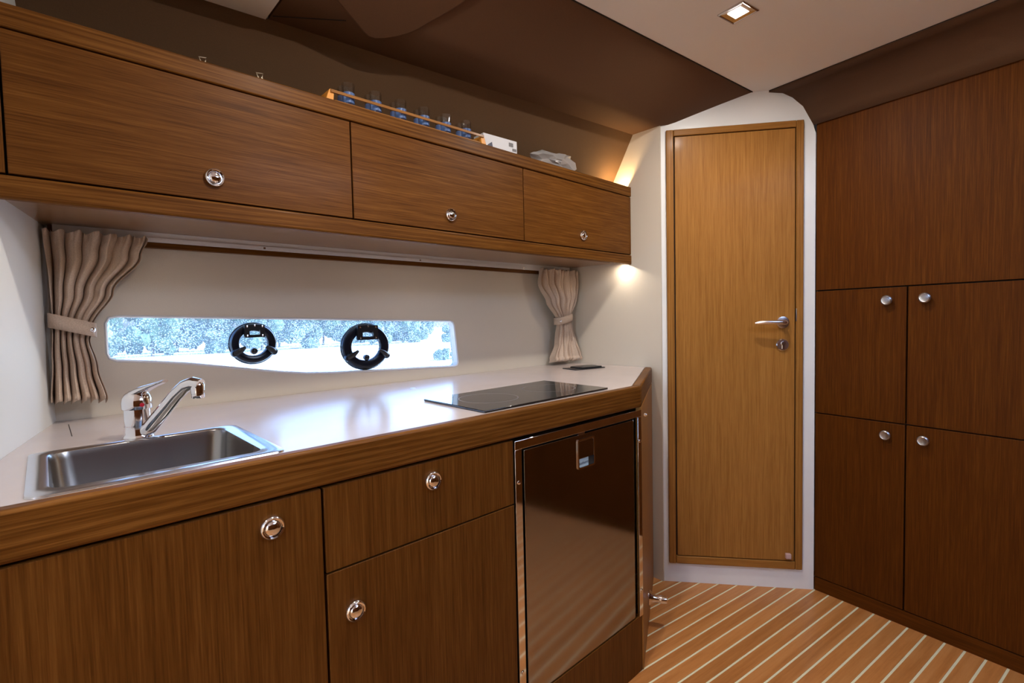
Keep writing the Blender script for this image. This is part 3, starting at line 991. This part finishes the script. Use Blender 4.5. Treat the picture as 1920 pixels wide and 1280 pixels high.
def interp(tab, v):
    for (a, x), (b, y) in zip(tab, tab[1:]):
        if v <= b:
            t = (v - a) / (b - a)
            t = t * t * (3 - 2 * t)
            return x + (y - x) * t
    return tab[-1][1]
def lerp(tab, v):
    for (a, x), (b, y) in zip(tab, tab[1:]):
        if v <= b:
            return x + (y - x) * (v - a) / (b - a)
    return tab[-1][1]
def curtain(label, left, right, amp, ztop, zbot, tie_v, tie_tilt, folds, seed, y0, ymax, button_side, loc, hem=None):
    rnd = random.Random(seed)
    t = thing('curtain', label, 'curtain', loc, group='linen curtains')
    nu, nv = 220, 90
    # irregular fold phase
    knots = [rnd.uniform(.45, 1.6) for _ in range(folds)]
    tot = sum(knots)
    amps = [rnd.uniform(.45, 1.3) for _ in range(folds)]
    cum = [0]
    for k_ in knots:
        cum.append(cum[-1] + k_ / tot)
    vs_ = []
    for j in range(nv + 1):
        v = j / nv
        xl, xr = lerp(left, v) if False else interp(left, v), interp(right, v)
        am = interp(amp, v)
        for i in range(nu + 1):
            u = i / nu
            for q_ in range(folds):
                if u <= cum[q_ + 1] + 1e-9:
                    break
            w = (u - cum[q_]) / (cum[q_ + 1] - cum[q_])
            ph = 2 * PI * w + .55 * math.sin(4.2 * v + 2.1 * q_ + seed) * math.sin(PI * w)
            swing = math.sin(ph) * .5 * (xr - xl) / folds * .55        # folds overlap sideways
            yy = -math.cos(ph) * am * amps[q_]
            drift = .25 * am * math.sin(7 * v + q_ * 1.7)
            loose = min(1, abs(v - tie_v) / .22)
            nz_ = (noise.noise(Vector((u * 6 + seed, v * 4, 0))) * .011 + noise.noise(Vector((u * 14 + seed - v * 5, v * 7, 3))) * .005) * loose
            x = xl + (xr - xl) * u + swing * (1 - abs(2 * u - 1) ** 6)
            z = ztop + (zbot - ztop) * v
            # tie runs diagonally
            g = math.exp(-((v - tie_v) / .10) ** 2)
            z += tie_tilt * (u - .5) * g
            if hem:
                z += hem * math.sin(ph + 1.1) * max(0, (v - .85) / .15) + .3 * hem * math.sin(5 * u) * max(0, (v - .8) / .2)
            if v < .05:
                z += .004 * math.sin(ph * 2)
            y_ = y0 + yy + drift + nz_
            if v < .055:                      # gathered header
                y_ += .005 * math.sin(u * folds * 26) * (1 - v / .055)
            if v > .955:                      # hem turns up a little towards the room
                k_ = (v - .955) / .045
                y_ -= .006 * math.sin(k_ * PI)
            y_ = ymax - max(0, ymax - y_)
            y_ = min(y_, ymax)
            y_ = y0 - .05 if y_ < y0 - .05 else y_
            vs_.append((x - loc[0], y_ - loc[1], z - loc[2]))
    fs_ = [(j * (nu + 1) + i, j * (nu + 1) + i + 1, (j + 1) * (nu + 1) + i + 1, (j + 1) * (nu + 1) + i) for j in range(nv) for i in range(nu)]
    cl = MB().add(vs_, fs_).build('cloth', 'linen', t, smooth=180)
    # header tape
    hd_ = []
    # tie band around the gather
    zt = ztop + (zbot - ztop) * tie_v
    xl, xr = interp(left, tie_v), interp(right, tie_v)
    am = interp(amp, tie_v)
    ring = []
    cxm, rxm, rym = (xl + xr) / 2, (xr - xl) / 2 + .006, am * 1.4 + .010
    seg = 40
    bw = .017
    bv = []
    for hh in (-bw, bw):
        for i in range(seg):
            a = 2 * PI * i / seg
            ca, sa = math.cos(a), math.sin(a)
            ca_ = math.copysign(abs(ca) ** .8, ca)
            sa_ = math.copysign(abs(sa) ** .8, sa)
            x = cxm + rxm * ca_
            y_ = min(ymax + .001, y0 + rym * sa_)
            z = zt + hh + tie_tilt * .5 * ca_
            bv.append((x - loc[0], y_ - loc[1], z - loc[2]))
    bnd = MB().add(bv, [(i, (i + 1) % seg, seg + (i + 1) % seg, seg + i) for i in range(seg)]).build('tieback', 'linen', t, smooth=60)
    so_ = bnd.modifiers.new('thick', 'SOLIDIFY')
    so_.thickness = .0022
    so_.offset = 1
    ab = rad(-90) + button_side * rad(52)
    ca, sa = math.cos(ab), math.sin(ab)
    bx, by = cxm + rxm * math.copysign(abs(ca) ** .8, ca), y0 + rym * math.copysign(abs(sa) ** .8, sa)
    bt = MB().lathe([(0, 0), (.0062, 0), (.006, .002), (.0035, .0038), (0, .0042)], 18, '-y', close=False).build('snap_button', 'chrome', bnd, smooth=50)
    bt.location = (bx - loc[0], by - .003 - loc[1], zt + tie_tilt * .5 * ca - .001 - loc[2])
    bt.rotation_euler = (0, 0, button_side * rad(30))
    return t
curtain('tied-back beige linen curtain beside the white left panel above the sink',
        [(0, .0120), (.3, .0185), (.52, .0200), (.75, .0150), (1, .0090)], [(0, .212), (.12, .196), (.35, .135), (.53, .092), (.62, .086), (.8, .098), (1, .112)],
        [(0, .020), (.3, .022), (.53, .014), (.7, .020), (1, .026)], 1.402, .992, .545, -.026, 7, 5, 1.597, 1.625, 1, (.10, 1.60, .99), .007)
curtain('tied-back beige linen curtain in the corner by the cream end wall',
        [(0, 1.690), (.15, 1.687), (.35, 1.735), (.52, 1.800), (.60, 1.803), (.8, 1.782), (1, 1.757)], [(0, 1.932), (.3, 1.925), (.54, 1.893), (.62, 1.896), (.8, 1.920), (1, 1.940)],
        [(0, .020), (.3, .024), (.54, .014), (.7, .018), (1, .024)], 1.402, .962, .535, .022, 7, 11, 1.590, 1.624, -1, (1.82, 1.60, .96), .005)

# ------------------------------------------------------------------ ceiling downlights
def downlight(label, x, y, power, rz=T):
    t = thing('downlight', label, 'lamp', (x, y, 2.086), rz)
    a, b = .0425, .0215
    fo_ = [(-a, -a), (a, -a), (a, a), (-a, a)]
    mb = MB()
    lv = [(a, 0.), (a, -.003), (a - .004, -.0045), (a - .007, -.003), (b + .003, .000 - .0010), (b, -.0012)]
    vs_ = []
    for s_, z in lv:
        vs_ += [(-s_, -s_, z), (s_, -s_, z), (s_, s_, z), (-s_, s_, z)]
    mb.add(vs_, [(j * 4 + i, j * 4 + (i + 1) % 4, (j + 1) * 4 + (i + 1) % 4, (j + 1) * 4 + i) for j in range(len(lv) - 1) for i in range(4)])
    mb.build('bezel', 'satin_steel', t)
    MB().box(-b, b, -b, b, -.0016, -.0006).build('lens', 'lamp_lens', t)
    d = bpy.data.lights.new('downlight_bulb', 'AREA')
    d.shape = 'SQUARE'
    d.size = .04
    d.energy = power
    d.color = (1, .93, .84)
    o = bpy.data.objects.new('downlight_bulb', d)
    COL.objects.link(o)
    o.parent = t
    o.location = (0, 0, -.004)
    return t
downlight('square steel downlight glowing in the pale ceiling near the door', 1.582, .644, LED['down'])
downlight('unseen square steel downlight added as fill above the drawers', .60, .68, LED['down'])  # out of view, added to fill the cabin with warm light
downlight('unseen square steel downlight added as fill above the sink end', -.45, .72, LED['down'])  # second added fill lamp, also out of view

# ------------------------------------------------------------------ things on the shelf
rack = thing('glass_rack', 'narrow wooden rack with orange ends holding shot glasses on the shelf', 'rack', (.575, 1.3000, 1.7502), rad(-.6))
RL = .515
MB().box(.012, RL - .012, -.024, .040, .0002, .0045).build('base_board', 'rack_wood', rack, bevel=.001)
MB().box(0, RL, -.028, -.0245, .0200, .0275).build('side_slat', 'rack_wood', rack, bevel=.0006)
MB().box(0, RL, .0415, .045, .0200, .0275).build('side_slat', 'rack_wood', rack, bevel=.0006)
for sx, x in ((1, 0), (-1, RL)):
    MB().prism([(x + sx * -.012, .0005), (x + sx * .008, .0005), (x + sx * .010, .0190), (x + sx * .0005, .0300), (x - sx * .0030, .0270)], -.024, .041, 'xz').build('end_piece', 'orange_paint', rack, bevel=.001)
g0 = thing('shot_glass', '', 'glass', (0, 0, 0))
MB().lathe([(0, .0), (.0148, .0), (.0152, .004), (.0172, .058), (.0162, .058), (.0142, .010), (0, .009)], 28, 'z', close=False).build('glass_wall', 'clear_glass', g0, smooth=40)
MB().lathe([(.01545, .006), (.01645, .033)], 28, 'z', close=False).build('blue_band', 'blue_glass', g0, smooth=40)
used = False
for row, (yo, lab) in enumerate(((-.0055, '%s blue-bottomed shot glass from the carton in the rack row by the shelf edge'), (.0235, '%s blue-bottomed shot glass from the carton in the rack row by the hull side'))):
    for i in range(6):
        g = g0 if not used else dup(g0)
        used = True
        a = rad(-.6)
        lx, ly = .058 + i * .0800, yo
        g.location = (.575 + lx * math.cos(a) - ly * math.sin(a), 1.3000 + lx * math.sin(a) + ly * math.cos(a), 1.7550)
        g.rotation_euler = (0, 0, i * 1.1 + row)
        ordn = ('sixth', 'fifth', 'fourth', 'third', 'second', 'first')[i]
        tag(g, lab % ordn, 'glass', 'shot glasses in the wooden rack')
bx = thing('carton', 'small white carton with navy print lying on the shelf beside the glass rack', 'box', (1.118, 1.303, 1.7500), rad(-3))
MB().box(0, .150, 0, .055, 0, .054).build('box_body', 'paper_white', bx, bevel=.001)
MB().prism([(.004, .0), (.042, .0), (.036, .030), (.018, .018)], -.0004, .0, 'xz').build('navy_print', 'navy_print', bx)
MB().box(-.0004, 0, .004, .050, .006, .046).build('end_print', 'navy_print', bx)
MB().box(.112, .132, -.0004, 0, .030, .044).build('grey_print', 'grey_print', bx)
MB().box(.128, .147, -.0004, 0, .016, .026).build('grey_print', 'grey_print', bx)
# crumpled bag
bmb = bmesh.new()
bmesh.ops.create_icosphere(bmb, subdivisions=4, radius=1)
for v in bmb.verts:
    p = v.co.copy()
    d1 = noise.noise(p * 1.7 + Vector((3, 1, 2)))
    d2 = abs(noise.noise(p * 3.4 + Vector((7, 2, 9))))
    s_ = .82 + .38 * d1 + .30 * d2
    v.co = Vector((p.x * .125 * s_, p.y * .036 * s_, max(-.8, p.z) * .036 * s_ * (1.15 + .5 * p.x)))
zm = min(v.co.z for v in bmb.verts)
for v in bmb.verts:
    v.co.z -= zm
me = bpy.data.meshes.new('plastic_bag')
bmb.to_mesh(me)
bmb.free()
me.materials.append(MATS['plastic_film'])
bag = bpy.data.objects.new('plastic_bag', me)
COL.objects.link(bag)
bag.location = (1.500, 1.335, 1.7500)
dec = bag.modifiers.new('facets', 'DECIMATE')
dec.ratio = .16
tag(bag, 'crumpled clear plastic bag lying on the shelf above the last flap door', 'plastic bag')
for x, lab, h in ((.412, 'small bent wire hook standing on the shelf edge, the one closer to the glass rack', .026), (.2925, 'small bent wire hook standing on the shelf edge, the one farther from the glass rack', .023)):
    hk = thing('wire_hook', lab, 'hook', (x, 1.302, 1.7500), rad(-20))
    MB().tube([(-.003, 0, .0), (-.004, 0, h * .6), (-.0075, 0, h), (.0065, 0, h), (.004, 0, h * .55), (.004, 0, .0)], .0017, 8).build('wire_loop', 'brass', hk, smooth=60)
    MB().box(-.006, .006, -.003, .003, 0, .002).build('foot', 'brass', hk)

# ------------------------------------------------------------------ outside: yard and trees beyond the window
GZ = -1.0
tag(MB().box(-80, 110, -80, 140, GZ - .3, GZ).build('ground', 'outside_ground'), 'pale sunlit ground outside the window', kind='structure')
def blob_mesh(seed, nb, rx, rz_):
    rnd = random.Random(seed)
    bm = bmesh.new()
    for k_ in range(nb):
        cx, cy, cz = rnd.uniform(-rx, rx), rnd.uniform(-rx, rx) * .6, rnd.uniform(.08, 1) * rz_
        r = rnd.uniform(.35, .6) * min(rx, rz_)
        r_ = bmesh.ops.create_icosphere(bm, subdivisions=3, radius=r)
        for v in r_['verts']:
            d = noise.noise(v.co * 2.2 / r + Vector((seed, k_, 0))) * .30 + noise.noise(v.co * 6 / r + Vector((k_, seed, 0))) * .22
            v.co = v.co * (1 + d) + Vector((cx, cy, cz))
    me_ = bpy.data.meshes.new('crown')
    bm.to_mesh(me_)
    bm.free()
    return me_
def tree(name, label, cat, group, x, y, rx, h, trunk, mat, seed):
    t = thing(name, label, cat, (x, y, GZ), group=group)
    me_ = blob_mesh(seed, 16, rx, h - trunk)
    me_.materials.append(MATS[mat])
    o = bpy.data.objects.new('crown', me_)
    COL.objects.link(o)
    o.parent = t
    o.location = (0, 0, trunk)
    MB().tube([(0, 0, 0), (.05, 0, max(.5, trunk) * .6), (0, .05, trunk + (h - trunk) * .5)], [.16, .12, .06], 8).build('trunk', 'bark', t, smooth=60)
rt = random.Random(4)
for i in range(8):
    x, y = 2.2 + 3.75 * i, 45 + .4 * (i % 3)
    tree('shade_tree', 'leafy green tree in the front row beyond the pale yard', 'tree', 'front row of trees seen through the window', x, y, 1.28, 3.5 + rt.uniform(-.2, .5), .02, 'leaf_a' if i % 2 else 'leaf_b', i + 1)
for i in range(8):
    x, y = 4.2 + 4.2 * i, 50.5 + .4 * (i % 2)
    tree('shade_tree', 'taller leafy tree standing behind the gaps of the front row', 'tree', 'back row of trees seen through the window', x, y, 1.45, 4.6 + rt.uniform(-.3, .5), .05, 'leaf_b' if i % 2 else 'leaf_a', i + 11)
for i, (x, y, h) in enumerate(((30.6, 42, 1.45), (32.9, 42, 1.25))):
    tree('shrub', ('low rounded shrub next to the end of the tree row', 'smaller low shrub past the end of the tree row')[i], 'shrub', 'shrubs seen through the window', x, y, .62, h, .1, 'leaf_b', 20 + i)
for i in range(3):
    x, y = 16.2 + 1.3 * i, 23 + .1 * i
    tree('low_hedge_bush', 'low dark hedge bush in front of the shrubs', 'shrub', 'low hedge bushes seen through the window', x, y, .36, .42, .03, 'leaf_a', 30 + i)
